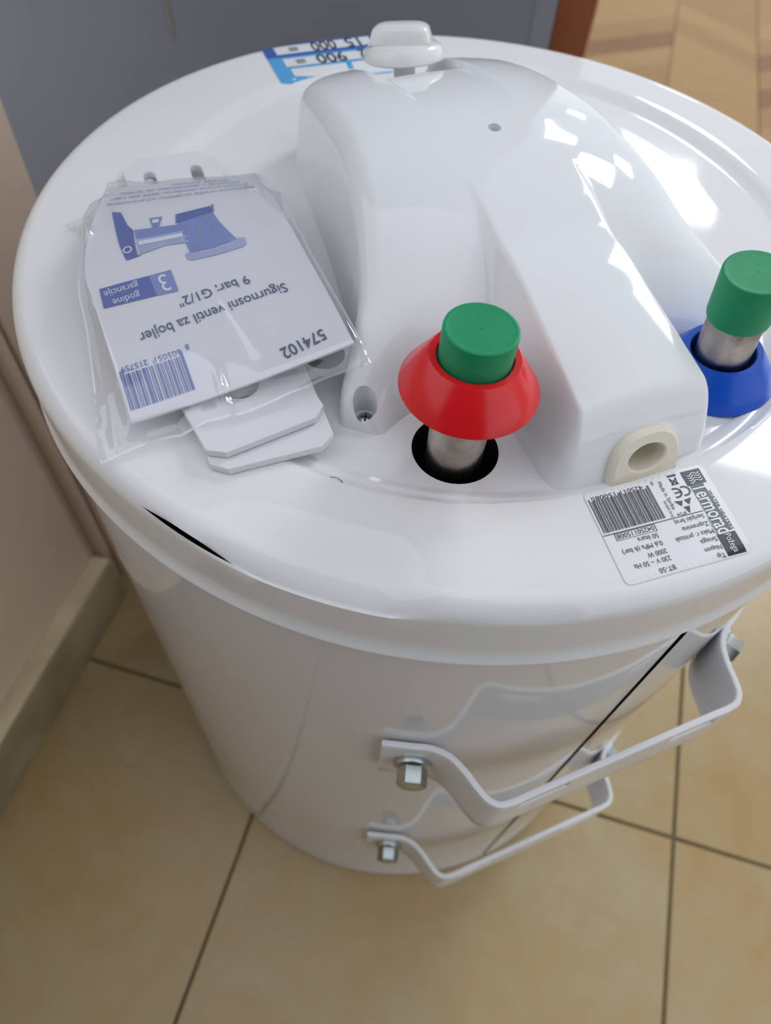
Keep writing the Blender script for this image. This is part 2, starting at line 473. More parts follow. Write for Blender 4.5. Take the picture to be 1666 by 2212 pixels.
for th in thetas:
    rows, split = lid_rows(th)
    deg = math.degrees(th)
    g = 0.0072 * max(0.0, 1 - ((deg + 114.4) / 5.4) ** 2) if abs(deg + 114.4) < 5.4 else 0.0
    colm = []
    for j, (r, z) in enumerate(rows):
        fade = 1.0 if j <= split else max(0.0, 1 - (j - split) / 4.0)
        z2 = z + float(dent(np.array(r), np.array(th))) * fade
        if j == split:
            colm.append(len(V)); V.append(((r - g * .75) * math.cos(th), (r - g * .75) * math.sin(th), z2 + g * 0.3))
            if g > 0:
                colm.append(len(V)); V.append(((r + g * .25) * math.cos(th), (r + g * .25) * math.sin(th), z2 - g * 0.1))
            else: colm.append(colm[-1])
        else:
            colm.append(len(V)); V.append((r * math.cos(th), r * math.sin(th), z2))
    grid.append(colm)
Fc = []
for k in range(NT):
    a, b = grid[k], grid[(k + 1) % NT]
    for j in range(len(a) - 1):
        if j == SPL: continue
        Fc.append((a[j], b[j], b[j + 1], a[j + 1]))
# flat sunken floor with round openings, filled between loops
bm = bmesh.new()
bv = [bm.verts.new(p) for p in V]
bm.verts.ensure_lookup_table()
for f in Fc:
    if len(set(f)) == 4: bm.faces.new([bv[i] for i in reversed(f)])
inner = [bv[grid[k][0]] for k in range(NT)]
edges = []
for k in range(NT):
    e = bm.edges.get((inner[k], inner[(k + 1) % NT]))
    edges.append(e)
HOLES = [((0.024, -0.652), 0.081), ((0.527, -0.372), 0.077), ((-0.255, -0.447), 0.042)]
for (cx, cy), r in HOLES:
    ring = [bm.verts.new((cx + r * math.cos(2 * math.pi * k / 48), cy + r * math.sin(2 * math.pi * k / 48), F)) for k in range(48)]
    for k in range(48): edges.append(bm.edges.new((ring[k], ring[(k + 1) % 48])))
bmesh.ops.triangle_fill(bm, edges=edges, use_beauty=True, use_dissolve=False)
for f in bm.faces:
    f.normal_update()
    
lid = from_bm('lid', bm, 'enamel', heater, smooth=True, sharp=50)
for i, ((cx, cy), r) in enumerate(HOLES):
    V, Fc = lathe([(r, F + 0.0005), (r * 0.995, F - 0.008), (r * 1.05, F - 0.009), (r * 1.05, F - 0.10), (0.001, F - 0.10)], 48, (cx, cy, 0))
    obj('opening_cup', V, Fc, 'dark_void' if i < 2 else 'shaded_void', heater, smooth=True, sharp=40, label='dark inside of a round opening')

V, Fc = [], []
for k in range(25):
    a = math.radians(-122 + 17 * k / 24)
    for r, z in ((0.93, H - 0.055), (0.985, H - 0.045), (0.990, H - 0.10)): V.append((r * math.cos(a), r * math.sin(a), z))
for k in range(24):
    for j in range(2): Fc.append((3 * k + j, 3 * k + j + 1, 3 * k + j + 4, 3 * k + j + 3))
obj('gap_shade_liner', V, Fc, 'dark_void', heater, label='dark liner for the shade inside the gap in the dented lid edge')  # dark sheet under the open lid edge, its colour stands for shade

def lid_z(x, y):
    """height of the lid surface above a plan point on the rim"""
    r = math.hypot(x, y); th = math.atan2(y, x)
    r1 = float(r1f(th))
    if r < r1: z = H - 0.02 * min(1, (r1 - r) / 0.045)
    elif r <= RL - RR: z = H
    else:
        d = min(r - (RL - RR), RR); z = H - RR + math.sqrt(max(RR * RR - d * d, 0))
    return z + float(dent(np.array(r), np.array(th)))

# ---- electrics cover: a moulded hood, height field over (u along axis, v across)
DU = 0.0040
us = np.arange(-0.785, 0.545, DU); vv = np.arange(-0.525, 0.5251, DU)
U, Vg = np.meshgrid(us, vv, indexing='ij'); A = np.abs(Vg)
def edge_drop(d, rho, slope):
    """rounded upper edge of radius rho that runs out into a straight wall"""
    e = rho * (1 - slope / math.sqrt(1 + slope * slope))
    dc = np.clip(d, e, rho)
    arc = rho - np.sqrt(np.maximum(rho * rho - (rho - dc) ** 2, 0))
    return arc + slope * np.maximum(e - d, 0)
def cover_h(U, Vg):
    A = np.abs(Vg)
    PA = interp([-.60, -.52, -.47, -.40, -.30, -.20, -.06, .10, .25, .38, .50, .58], [-.20, -.07, .02, .125, .222, .268, .287, .283, .258, .218, .165, .12], U)
    EA = interp([-.56, -.50, -.42, -.33, -.22, -.10, .0, .10, .30, .40, .50, .58], [.01, .04, .080, .130, .198, .240, .256, .252, .218, .186, .145, .10], U)
    Wd = interp([-.56, -.50, -.43, -.36, -.28, -.20, -.10, .0, .20, .35, .45, .58], [.475, .475, .462, .420, .372, .345, .320, .303, .284, .272, .262, .24], U)
    TA_ = PA + (EA - PA) * np.clip(A / Wd, 0, 1.2) ** 2.4
    d = 0.12 - np.hypot(np.clip(U - (0.485 - 0.12), 0, 1), np.clip(A - (Wd - 0.12), 0, 1))
    foot = 3.2 * (0.78 * (U + 0.44) - 0.62 * (A - 0.50))
    pocket = 1.9 * (np.hypot(U + 0.60, A - 0.288) - 0.128)
    chan = sstep(-0.02, 0.30, U) * (1 - sstep(0.094, 0.114, A)) * 0.012
    rec = sstep(0.288, 0.306, U) * (1 - sstep(0.088, 0.104, A)) * 0.030
    a = TA_ - chan - rec - edge_drop(d, 0.045, 8.0)
    a = smin(a, foot, 0.04)
    a = smin(a, pocket, 0.08)
    PB = interp([-.80, -.69, -.5, -.35, -.2, -.1, .6], [.125, .155, .202, .236, .222, .16, -.9], U)
    top = PB - 0.55 * A ** 2
    lw = 5.0 * (0.172 - A)
    fw = 2.6 * (U + 0.754)
    cr_ = 0.060 - np.hypot(np.clip(-(U + 0.692), 0, 1), np.clip(A - 0.114, 0, 1))
    b = smin(top, lw, 0.10)
    b = smin(b, fw, 0.05)
    b = smin(b, 4.0 * cr_, 0.04)
    k = 0.02 + 0.05 * sstep(-0.62, -0.38, U)
    return smax(a, b, k)
nu, nv = U.shape
Uo, Vo = U.copy(), Vg.copy()
hole_list = [(-0.06, 0.0, 0.0135), (-0.462, -0.425, 0.0225)]
cu = (U[:-1, :-1] + U[1:, 1:]) / 2; cv = (Vg[:-1, :-1] + Vg[1:, 1:]) / 2
solid = np.ones(cu.shape, bool)
for hu, hv, hr in hole_list:                    # seat the rim points of each hole on its circle
    out_f = np.hypot(cu - hu, cv - hv) < hr
    solid &= ~out_f
    vin = np.zeros(U.shape, bool); vout = np.zeros(U.shape, bool)
    for da, db in ((slice(0, -1), slice(0, -1)), (slice(1, None), slice(0, -1)), (slice(0, -1), slice(1, None)), (slice(1, None), slice(1, None))):
        vin[da, db] |= out_f; vout[da, db] |= ~out_f
    rim = vin & vout
    d = np.hypot(Uo - hu, Vo - hv); k = hr / np.maximum(d, 1e-6)
    Uo = np.where(rim, hu + (Uo - hu) * k, Uo); Vo = np.where(rim, hv + (Vo - hv) * k, Vo)
BASE = -0.012 - 0.010 * sstep(-0.30, -0.10, Uo)
Hc = np.maximum(cover_h(Uo, Vo), BASE)
X = AX[0] * Uo + BX[0] * Vo; Y = AX[1] * Uo + BX[1] * Vo; Z = F + Hc
idx = -np.ones(nu * nv, int); V = []; Fc = []
hm = np.maximum.reduce([Hc[:-1, :-1], Hc[1:, :-1], Hc[:-1, 1:], Hc[1:, 1:]])
keep = hm > (BASE[:-1, :-1] + 0.001)
keep &= solid
hq = (Hc[:-1, :-1] + Hc[1:, 1:]) / 2
keep &= ~((cu < -0.70) & (np.abs(cv) < 0.036) & (hq > 0.018) & (hq < 0.072))
e_ = 0.0015
GU = (cover_h(Uo + e_, Vo) - cover_h(Uo - e_, Vo)) / (2 * e_); GV = (cover_h(Uo, Vo + e_) - cover_h(Uo, Vo - e_)) / (2 * e_)
NX = -(AX[0] * GU + BX[0] * GV); NY = -(AX[1] * GU + BX[1] * GV); NL = np.sqrt(NX ** 2 + NY ** 2 + 1)
NRM = np.stack([(NX / NL).ravel(), (NY / NL).ravel(), (1 / NL).ravel()], 1); nrm_used = []
Xf, Yf, Zf = X.ravel(), Y.ravel(), Z.ravel()
for i, j in zip(*np.nonzero(keep)):
    q4 = (i * nv + j, i * nv + j + 1, (i + 1) * nv + j + 1, (i + 1) * nv + j)
    f = []
    for t in q4:
        if idx[t] < 0:
            idx[t] = len(V); V.append((Xf[t], Yf[t], Zf[t])); nrm_used.append(NRM[t])
        f.append(idx[t])
    Fc.append(tuple(f))
cover = obj('electrics_cover', V, Fc, 'cover_plastic', heater, smooth=True, label='glossy moulded white plastic hood')
cover.data.normals_split_custom_set_from_vertices([tuple(n_) for n_ in nrm_used])
def surf_frame(u, v):
    e = 0.006
    h0 = float(cover_h(np.array(u), np.array(v)))
    hu = float(cover_h(np.array(u + e), np.array(v)) - cover_h(np.array(u - e), np.array(v))) / (2 * e)
    hv = float(cover_h(np.array(u), np.array(v + e)) - cover_h(np.array(u), np.array(v - e))) / (2 * e)
    nrm = np.array([AX[0] * -hu + BX[0] * -hv, AX[1] * -hu + BX[1] * -hv, 1.0])
    return uv(u, v, h0), nrm / np.linalg.norm(nrm)
# the two holes get round walls
for (hu, hv, hr), nm, depth in zip(hole_list, ('vent_hole', 'screw_well'), (0.03, 0.075)):
    V, Fc = [], []
    N = 40
    for lev in range(2):
        for k in range(N):
            a = 2 * math.pi * k / N
            uu, vv_ = hu + hr * math.cos(a) * 1.0, hv + hr * math.sin(a) * 1.0
            hh = float(cover_h(np.array(uu), np.array(vv_)))
            V.append(uv(uu, vv_, hh - 0.0005 if lev == 0 else max(0.004, float(cover_h(np.array(hu), np.array(hv))) - depth)))
    for k in range(N): Fc.append((k, (k + 1) % N, N + (k + 1) % N, N + k))
    Fc.append(tuple(range(N, 2 * N)))
    obj(nm, V, Fc, 'cover_plastic', cover, smooth=True, sharp=40)
# cross-slot screw at the bottom of the well
h0 = max(0.004, float(cover_h(np.array(-0.462), np.array(-0.425))) - 0.075)
bm = bmesh.new()
V, Fc = lathe([(0.0, 0.010), (0.010, 0.009), (0.016, 0.005), (0.017, 0.0)], 24, uv(-0.466, -0.425, h0))
screw = obj('screw', V, Fc, 'zinc', cover, smooth=True, label='small zinc cross-slot screw')
bm = bmesh.new()
for a in (0, math.pi / 2):
    box_bm(bm, (-0.010, -0.0022, 0.0095), (0.010, 0.0022, 0.0115), frame((0, 0, 1), (math.cos(a), math.sin(a), 0)), uv(-0.466, -0.425, h0))
from_bm('screw_slot', bm, 'dark_zinc', cover)

# cable grommet set in the leaning front face
lean = math.atan(1 / 2.6)
nf = np.array([-AX[0] * math.cos(lean), -AX[1] * math.cos(lean), math.sin(lean)])     # outward normal
tx = np.array([BX[0], BX[1], 0.0]); ty = np.cross(nf, tx)                              # across, up the face
ty = -ty if ty[2] < 0 else ty
def face_pt(x, y, o): return uv(-0.752, 0, 0.0) + tx * x + ty * y + nf * o
def dshape(wd, ht, n=28):
    pts = [(-wd, 0.0)]
    for k in range(n + 1):
        a = math.pi * (1 - k / n)
        pts.append((wd * math.copysign(abs(math.cos(a)) ** 0.75, math.cos(a)), ht * (0.15 + 0.85 * math.sin(a) ** 0.8)))
    pts.append((wd, 0.0))
    return pts
rings = [(dshape(0.072, 0.098), -0.01), (dshape(0.072, 0.098), 0.015), (dshape(0.067, 0.092), 0.020)]
hole = [(0.034 * math.cos(math.pi * (1 - k / 28)) if 0 < k < 28 else (-0.034 if k == 0 else 0.034), 0.040 + 0.028 * math.sin(math.pi * (1 - k / 28))) for k in range(29)]
V, Fc = [], []
n = len(rings[0][0])
for pts, o in rings:
    for (x, y) in pts: V.append(face_pt(x, y + 0.004, o))
for lev in range(2):
    for k in range(n - 1):
        Fc.append((lev * n + k, lev * n + k + 1, (lev + 1) * n + k + 1, (lev + 1) * n + k))
    Fc.append((lev * n + n - 1, lev * n, (lev + 1) * n, (lev + 1) * n + n - 1))
# front face as a ring around an oval hole
N = 60
b0 = len(V)
cx, cy = 0.0, 0.044
def outer_at(a):
    dx, dy = math.cos(a), math.sin(a); best = None
    pts = rings[2][0]
    for k in range(len(pts)):
        (x0, y0), (x1, y1) = pts[k], pts[(k + 1) % len(pts)]
        den = dx * (y1 - y0) - dy * (x1 - x0)
        if abs(den) < 1e-9: continue
        t = ((x0 - cx) * (y1 - y0) - (y0 - cy) * (x1 - x0)) / den
        s_ = ((x0 - cx) * dy - (y0 - cy) * dx) / den
        if t > 0 and -1e-6 <= s_ <= 1 + 1e-6: best = t if best is None else min(best, t)
    return best
for k in range(N):
    a = 2 * math.pi * k / N
    t = outer_at(a)
    V.append(face_pt(cx + t * math.cos(a), cy + t * math.sin(a) + 0.004, 0.020))
for lev, (rx, ry, o) in enumerate([(0.042, 0.030, 0.020), (0.039, 0.027, 0.017), (0.036, 0.024, -0.055)]):
    for k in range(N):
        a = 2 * math.pi * k / N
        V.append(face_pt(cx + rx * math.cos(a), cy + ry * math.sin(a) + 0.004, o))
for lev in range(3):
    for k in range(N):
        k2 = (k + 1) % N
        Fc.append((b0 + lev * N + k, b0 + lev * N + k2, b0 + (lev + 1) * N + k2, b0 + (lev + 1) * N + k))
Fc.append(tuple(b0 + 3 * N + k for k in range(N)))
obj('cable_grommet', V, Fc, 'cream_rubber', cover, smooth=True, sharp=35, label='cream rubber cable grommet with an oval hole')

# control knob on a short shaft, leaning back with the hood
kc, kn = uv(0.385, 0.0, 0.185), np.array([AX[0] * 0.26, AX[1] * 0.26, 1.0])
kn = kn / np.linalg.norm(kn)
view = np.array([CAM[0] - kc[0], CAM[1] - kc[1], 0]); view /= np.linalg.norm(view)
kx = np.cross(np.array([0, 0, 1.0]), view); kx = kx * math.cos(0.12) + view * math.sin(0.12)
KF = frame(kn, kx)
V, Fc = lathe([(0.026, -0.02), (0.026, 0.06)], 32, kc, KF)
obj('knob_shaft', V, Fc, 'knob_plastic', cover, smooth=True)
bm = bmesh.new()
V, Fc = lathe([(0.001, 0.036), (0.090, 0.034), (0.095, 0.037), (0.0955, 0.044), (0.090, 0.062), (0.080, 0.070), (0.040, 0.072), (0.001, 0.072)], 64)
bv = [bm.verts.new(tuple(p)) for p in V]
for f in Fc: bm.faces.new([bv[i] for i in f])
# grip ridge: rounded bar across the skirt
xs = np.linspace(-0.078, 0.066, 19)
prev = None
for x in xs:
    e = (x - (-0.006)) / 0.072
    hgt = 0.040 * (1 - abs(e) ** 5) ** 0.35 if abs(e) < 1 else 0.004
    wd = 0.040 * (1 - 0.35 * max(0, abs(e) - 0.5))
    sec = []
    for k in range(15):
        a = math.pi * k / 14
        sec.append(bm.verts.new((x, -wd * math.copysign(abs(math.cos(a)) ** 0.5, math.cos(a)) * (1.15 - 0.15 * math.sin(a)), 0.071 + max(hgt, 0.002) * math.sin(a) ** 0.45)))
    if prev:
        for k in range(14): bm.faces.new((prev[k], prev[k + 1], sec[k + 1], sec[k]))
    else: bm.faces.new(sec)
    prev = sec
bm.faces.new(list(reversed(prev)))
for v_ in bm.verts: v_.co = Vector(KF @ np.array(v_.co) + kc)
from_bm('control_knob', bm, 'knob_plastic', cover, smooth=True, sharp=45, label='white control knob with a raised grip')

# ---- the two water pipes with caps and collars
def pipe_set(name, base, top, cap_len, collar_h, collar_mat, collar_label, cap_label, label):
    base = np.array(base, float); top = np.array(top, float)
    ax = top - base; L = np.linalg.norm(ax); ax /= L
    fr = frame(ax)
    V, Fc = lathe([(0.0525, -0.09), (0.0525, L - 0.01), (0.050, L - 0.006), (0.040, L - 0.006)], 48, base, fr)
    pipe = obj(name, V, Fc, 'steel_pipe', heater, smooth=True, sharp=40, label=label)
    c0 = L - cap_len
    prof = [(0.0535, c0), (0.0582, c0 - 0.001), (0.0590, c0 + 0.003), (0.0600, L - 0.006), (0.0592, L - 0.001), (0.0575, L),
            (0.054, L - 0.0006), (0.046, L - 0.0010), (0.001, L - 0.0012)]
    V, Fc = lathe(prof, 64, base, fr)
    # flash nicks along the lower edge
    obj('pipe_cap', V, Fc, 'green_plastic', pipe, smooth=True, sharp=50, label=cap_label)
    # collar: a cone with a flat lip, open in the middle
    ch = collar_h
    prof = [(0.062, ch + 0.004), (0.062, ch + 0.064), (0.0635, ch + 0.066), (0.074, ch + 0.066), (0.0765, ch + 0.064), (0.095, ch + 0.036), (0.1175, ch + 0.003), (0.1180, ch), (0.115, ch - 0.001), (0.090, ch + 0.030), (0.062, ch + 0.050)]
    V, Fc = lathe(prof, 72, base, fr)
    obj('collar', V, Fc, collar_mat, pipe, smooth=True, sharp=35, label=collar_label)
    return pipe
pipe_set('hot_water_pipe', (0.022, -0.660, F - 0.02), (0.026, -0.660, F + 0.297), 0.098, 0.195, 'red_plastic', 'shiny red plastic collar pushed up under the cap', 'dull green plastic pipe cap', 'grey steel hot water pipe')
pipe_set('cold_water_pipe', (0.540, -0.372, F - 0.02), (0.507, -0.385, F + 0.260), 0.098, 0.030, 'blue_plastic', 'shiny blue plastic collar resting on the lid', 'dull green plastic pipe cap', 'grey steel cold water pipe')

# ---- wall brackets: bent flat strips with bolts
def bracket(ztop, parent):
    hgt = 0.212
    def P(b, n_): return np.array([BX[0] * b - AX[0] * n_, BX[1] * b - AX[1] * n_])
    half = [(-0.520, 0.868), (-0.46, 0.899), (-0.41, 0.927), (-0.385, 0.955), (-0.368, 0.995), (-0.355, 1.045), (-0.345, 1.072), (-0.325, 1.090), (-0.300, 1.094)]
    ctrl = half + [(x, 1.094) for x in np.linspace(-0.25, 0.25, 11)] + [(-b, n_) for b, n_ in reversed(half)]
    ctrl = np.array([P(b, n_) for b, n_ in ctrl])
    seg = np.linalg.norm(np.diff(ctrl, axis=0), axis=1); s_ = np.r_[0, np.cumsum(seg)]
    sl = np.linspace(0, s_[-1], 161)
    pts = interp(s_, ctrl, sl)
    zrow = [0, -0.022, -0.040, -0.172, -0.190, -hgt]
    zrow = [0, -0.030, -0.062, -0.11, -0.16, -hgt]
    V, Fc = [], []
    for zr in zrow:
        for p in pts: V.append((p[0], p[1], ztop + zr))
    n = len(pts)
    bcoord = pts @ BX; ncoord = -(pts @ AX)
    for j in range(len(zrow) - 1):
        for k in range(n - 1):
            bc = (bcoord[k] + bcoord[k + 1]) / 2; ncd = ncoord[k]
            if j == 1 and ncd > 1.08 and 0.14 < abs(bc) < 0.27: continue      # long fixing slots near each bend
            Fc.append((j * n + k, j * n + k + 1, (j + 1) * n + k + 1, (j + 1) * n + k))
    o = obj('wall_bracket', V, Fc, 'bracket_paint', parent, smooth=True)
    md = o.modifiers.new('thickness', 'SOLIDIFY'); md.thickness = 0.0155 * S; md.offset = 0
    md2 = o.modifiers.new('edge', 'BEVEL'); md2.width = 0.003 * S; md2.segments = 2; md2.limit_method = 'ANGLE'
    for sgn in (-1, 1):
        b0, n0 = sgn * 0.448, 0.905
        p = P(b0, n0); rad = P(sgn * 0.30, 0.62); rad = np.array([*(P(sgn * 0.452, 0.89) / 1.0), 0]); rad = rad / np.linalg.norm(rad)
        org = np.array([p[0], p[1], ztop - 0.100]) + rad * 0.008; BS = 1.22
        fr = frame(rad, (0, 0, 1))
        bm = bmesh.new()
        def ring(r, h, nn=32): 
            return [bm.verts.new(tuple(org + fr @ np.array([BS * r * math.cos(2 * math.pi * k / nn), BS * r * math.sin(2 * math.pi * k / nn), BS * h]))) for k in range(nn)]
        rr = [ring(0.038, 0.0), ring(0.0385, 0.006), ring(0.037, 0.010), ring(0.028, 0.014)]
        for a_, b_ in zip(rr, rr[1:]):
            for k in range(32): bm.faces.new((a_[k], a_[(k + 1) % 32], b_[(k + 1) % 32], b_[k]))
        bm.faces.new(rr[-1])
        hx = [[bm.verts.new(tuple(org + fr @ np.array([BS * r * math.cos(math.pi / 3 * k + 0.5), BS * r * math.sin(math.pi / 3 * k + 0.5), BS * h]))) for k in range(6)] for r, h in ((0.030, 0.008), (0.030, 0.044), (0.027, 0.049))]
        for a_, b_ in zip(hx, hx[1:]):
            for k in range(6): bm.faces.new((a_[k], a_[(k + 1) % 6], b_[(k + 1) % 6], b_[k]))
        bm.faces.new(hx[-1])
        from_bm('bolt', bm, 'zinc', o, smooth=True, sharp=30, label='zinc hex bolt with a flange')
    return o
bracket(1.956, heater)
bracket(0.930, heater)

# ------------------------------------------------------------------ lettering
def text_mesh(s, bold=0.0):
    cu_ = bpy.data.curves.new('t', 'FONT'); cu_.body = s; cu_.size = 1.0; cu_.resolution_u = 3; cu_.offset = bold
    ob = bpy.data.objects.new('t', cu_); col.objects.link(ob)
    dg = bpy.context.evaluated_depsgraph_get(); dg.update()
    me = ob.evaluated_get(dg).to_mesh()
    V = np.array([v.co[:2] for v in me.vertices]).reshape(-1, 2); Fc = [tuple(p.vertices) for p in me.polygons]
    ob.evaluated_get(dg).to_mesh_clear()
    bpy.data.objects.remove(ob, do_unlink=True); bpy.data.curves.remove(cu_)
    return V, Fc

class Print:
    """flat marks gathered in 2-D, then laid on a surface by mapfn(x, y) -> xyz"""
    def __init__(s): s.V = []; s.F = []
    def add(s, V, Fc):
        o = len(s.V); s.V += [tuple(v) for v in V]; s.F += [tuple(i + o for i in f) for f in Fc]
    def text(s, t, a, b, cap, bold=0.0, fit=True):
        V, Fc = text_mesh(t, bold)
        if len(V) == 0: return
        a = np.array(a); b = np.array(b); d = b - a; L = np.linalg.norm(d); d = d / L; nrm = np.array([-d[1], d[0]])
        x0, x1 = V[:, 0].min(), V[:, 0].max()
        capn = 0.70
        xx = (V[:, 0] - x0) / (x1 - x0) * L; yy = (V[:, 1] / capn - 0.5) * cap
        s.add(a + xx[:, None] * d + yy[:, None] * nrm, Fc)
    def poly(s, pts, sub=0.02):
        bm = bmesh.new(); f = bm.faces.new([bm.verts.new((x, y, 0)) for x, y in pts])
        bmesh.ops.triangulate(bm, faces=[f])
        for _ in range(5):
            es = [e for e in bm.edges if e.calc_length() > sub]
            if not es: break
            bmesh.ops.subdivide_edges(bm, edges=es, cuts=1)
            bmesh.ops.triangulate(bm, faces=[f for f in bm.faces if len(f.verts) > 3])
        bm.verts.index_update()
        s.add([(v.co.x, v.co.y) for v in bm.verts], [[v.index for v in f.verts] for f in bm.faces]); bm.free()
    def rect(s, x0, y0, x1, y1, sub=0.02):
        nx = max(1, int(abs(x1 - x0) / sub)); ny = max(1, int(abs(y1 - y0) / sub))
        V = [(x0 + (x1 - x0) * i / nx, y0 + (y1 - y0) * j / ny) for j in range(ny + 1) for i in range(nx + 1)]
        Fc = [(j * (nx + 1) + i, j * (nx + 1) + i + 1, (j + 1) * (nx + 1) + i + 1, (j + 1) * (nx + 1) + i) for j in range(ny) for i in range(nx)]
        s.add(V, Fc)
    def stroke(s, pts, wd):
        pts = np.array(pts, float); V = []; Fc = []
        for i, p in enumerate(pts):
            t = pts[min(i + 1, len(pts) - 1)] - pts[max(i - 1, 0)]; t = t / (np.linalg.norm(t) + 1e-9)
            nn = np.array([-t[1], t[0]]) * wd / 2; V += [p + nn, p - nn]
        for i in range(len(pts) - 1): Fc.append((2 * i, 2 * i + 1, 2 * i + 3, 2 * i + 2))
        s.add(V, Fc)
    def build(s, name, mapfn, material, parent, label=None):
        V = [mapfn(x, y) for x, y in s.V]
        return obj(name, V, s.F, material, parent, label=label)

def rounded(w_, h_, r, n=6):
    pts = []
    for cx, cy, a0 in ((w_ - r, r, -90), (w_ - r, h_ - r, 0), (r, h_ - r, 90), (r, r, 180)):
        for k in range(n + 1):
            a = math.radians(a0 + 90 * k / n); pts.append((cx + r * math.cos(a), cy + r * math.sin(a)))
    return pts

# ---- rating label on the rim
LW, LH = 0.2426, 0.188
Lo = np.array([0.468, -0.642]); Lx = np.array([-0.221, -0.100]) / 0.2426; Ly = np.array([0.066, -0.176]) / 0.188
def on_label(off):
    def f(x, y):
        p = Lo + Lx * x + Ly * y
        return (p[0], p[1], lid_z(*p) + off)
    return f
def LX(X): return X * LW
def LY(Y): return Y * LH
pr = Print(); pr.poly(rounded(LW, LH, 0.012), 0.012)
label = pr.build('rating_label', on_label(0.0013), 'label_stock', heater, 'white printed rating label')
pr = Print()
pr.rect(LX(.043), LY(.038), LX(.203), LY(.205), 0.006); pr.rect(LX(.055), LY(.762), LX(.203), LY(.985), 0.006)
pr.build('logo_block', on_label(0.0019), 'label_black', label)
pr = Print(); pr.rect(LX(.076), LY(.205), LX(.185), LY(.762), 0.008)
pr.build('logo_band', on_label(0.0019), 'label_grey', label)
pr = Print()
pr.text('Termorad', (LX(.122), LY(.212)), (LX(.122), LY(.765)), 0.0295, 0.014)
pr.text('Po\u017eega', (LX(.125), LY(.775)), (LX(.125), LY(.965)), 0.012)
for k in range(4):                                # wave marks
    yy = LY(.075 + .028 * k)
    pr.stroke([(LX(.065 + .11 * t), yy + 0.0022 * math.sin(t * 9.5) + 0.004 * t) for t in np.linspace(0, 1, 16)], 0.0016)
pr.build('logo_lettering', on_label(0.0027), 'label_stock', label)
pr = Print()
pr.text('WATER HEATERS', (LX(.064), LY(.30)), (LX(.064), LY(.745)), 0.0062, 0.01)
pr.text('Termorad Group', (LX(.194), LY(.575)), (LX(.194), LY(.76)), 0.0040)
rows = [('Serijski broj', .211, .447, .541), ('Zapremina', .212, .421, .626), ('Maks r. pritisak', .208, .513, .711), ('Snaga', .215, .343, .794), ('Napon', .215, .347, .880), ('Tip', .218, .282, .962),
        ('04250115008', .614, .905, .533), ('50 litara', .612, .772, .614), ('0,6 MPa (6 bar)', .611, .919, .696), ('2000 W', .609, .760, .781), ('230 V ~ 50 Hz', .609, .889, .855), ('BT-50', .611, .734, .949), ('IP24', .326, .398, .468)]
for t, xa, xb, y in rows:
    pr.text(t, (LX(xa), LY(y)), (LX(xb), LY(y)), 0.0092 if t != 'IP24' else 0.0062)
pr.text('Made in Serbia', (LX(.397), LY(.085)), (LX(.395), LY(.405)), 0.0078)
pr.text('Serijski broj', (LX(.434), LY(.293)), (LX(.434), LY(.476)), 0.0058)
pr.rect(LX(.196), LY(.487), LX(1.0), LY(.494))
for (x0, y0, x1, y1) in ((.60, .497, .918, .501), (.60, .567, .918, .571), (.60, .497, .605, .571), (.913, .497, .918, .571)): pr.rect(LX(x0), LY(y0), LX(x1), LY(y1))
x = .493; i = 0
while x < .985:                                   # bar code
    bw = (.003, .006, .003, .009, .004, .003, .007)[i % 7] * (0.8 + 0.5 * random.random())
    long_ = x < .51 or x > .968 or abs(x - .735) < .012
    pr.rect(LX(x), LY(.092 if long_ else .118), LX(min(x + bw, .988)), LY(.466), 0.05)
    x += bw + (.004, .0035, .007, .004, .0055)[i % 5] * (0.8 + 0.5 * random.random()); i += 1
pr.text('425011', (LX(.540), LY(.098)), (LX(.720), LY(.098)), 0.0088); pr.text('150085', (LX(.765), LY(.098)), (LX(.955), LY(.098)), 0.0088); pr.text('0', (LX(.448), LY(.083)), (LX(.466), LY(.083)), 0.0088)
# CE mark
for cx_, e in ((.248, 0), (.318, 1)):
    pts = [(LX(cx_) + 0.010 * math.cos(a), LY(.243) + 0.0092 * math.sin(a)) for a in np.linspace(math.radians(65), math.radians(295), 18)]
    pr.stroke([(LX(.243) + (p[0] - LX(cx_)) + (0.0 if e == 0 else 0.0) + (LX(cx_) - LX(.243)), p[1]) for p in pts], 0.0032)
    if e: pr.rect(LX(cx_) - 0.0095, LY(.235), LX(cx_) + 0.003, LY(.251))
# recycling arrows
for k in range(3):
    a = math.radians(90 + 120 * k); c = np.array([LX(.298) + 0.011 * math.cos(a), LY(.378) + 0.011 * math.sin(a)])
    pr.poly([tuple(c + 0.0085 * np.array([math.cos(a + t), math.sin(a + t)])) for t in (0.0, 2.3, 3.9)])
# crossed bin
pr.rect(LX(.246), LY(.040), LX(.318), LY(.062))
for p0, p1 in (((.258, .08), (.315, .155)), ((.315, .08), (.258, .155)), ((.262, .082), (.268, .150)), ((.310, .082), (.304, .150)), ((.268, .150), (.304, .150))):
    pr.stroke([(LX(p0[0]), LY(p0[1])), (LX(p1[0]), LY(p1[1]))], 0.002)
pr.build('label_print', on_label(0.0021), 'label_black', label)

# ---- price sticker on the far rim
Po = np.array([-0.330, 0.900]); Px_ = np.array([-0.541, 0.559]) - np.array([-0.649, 0.765])
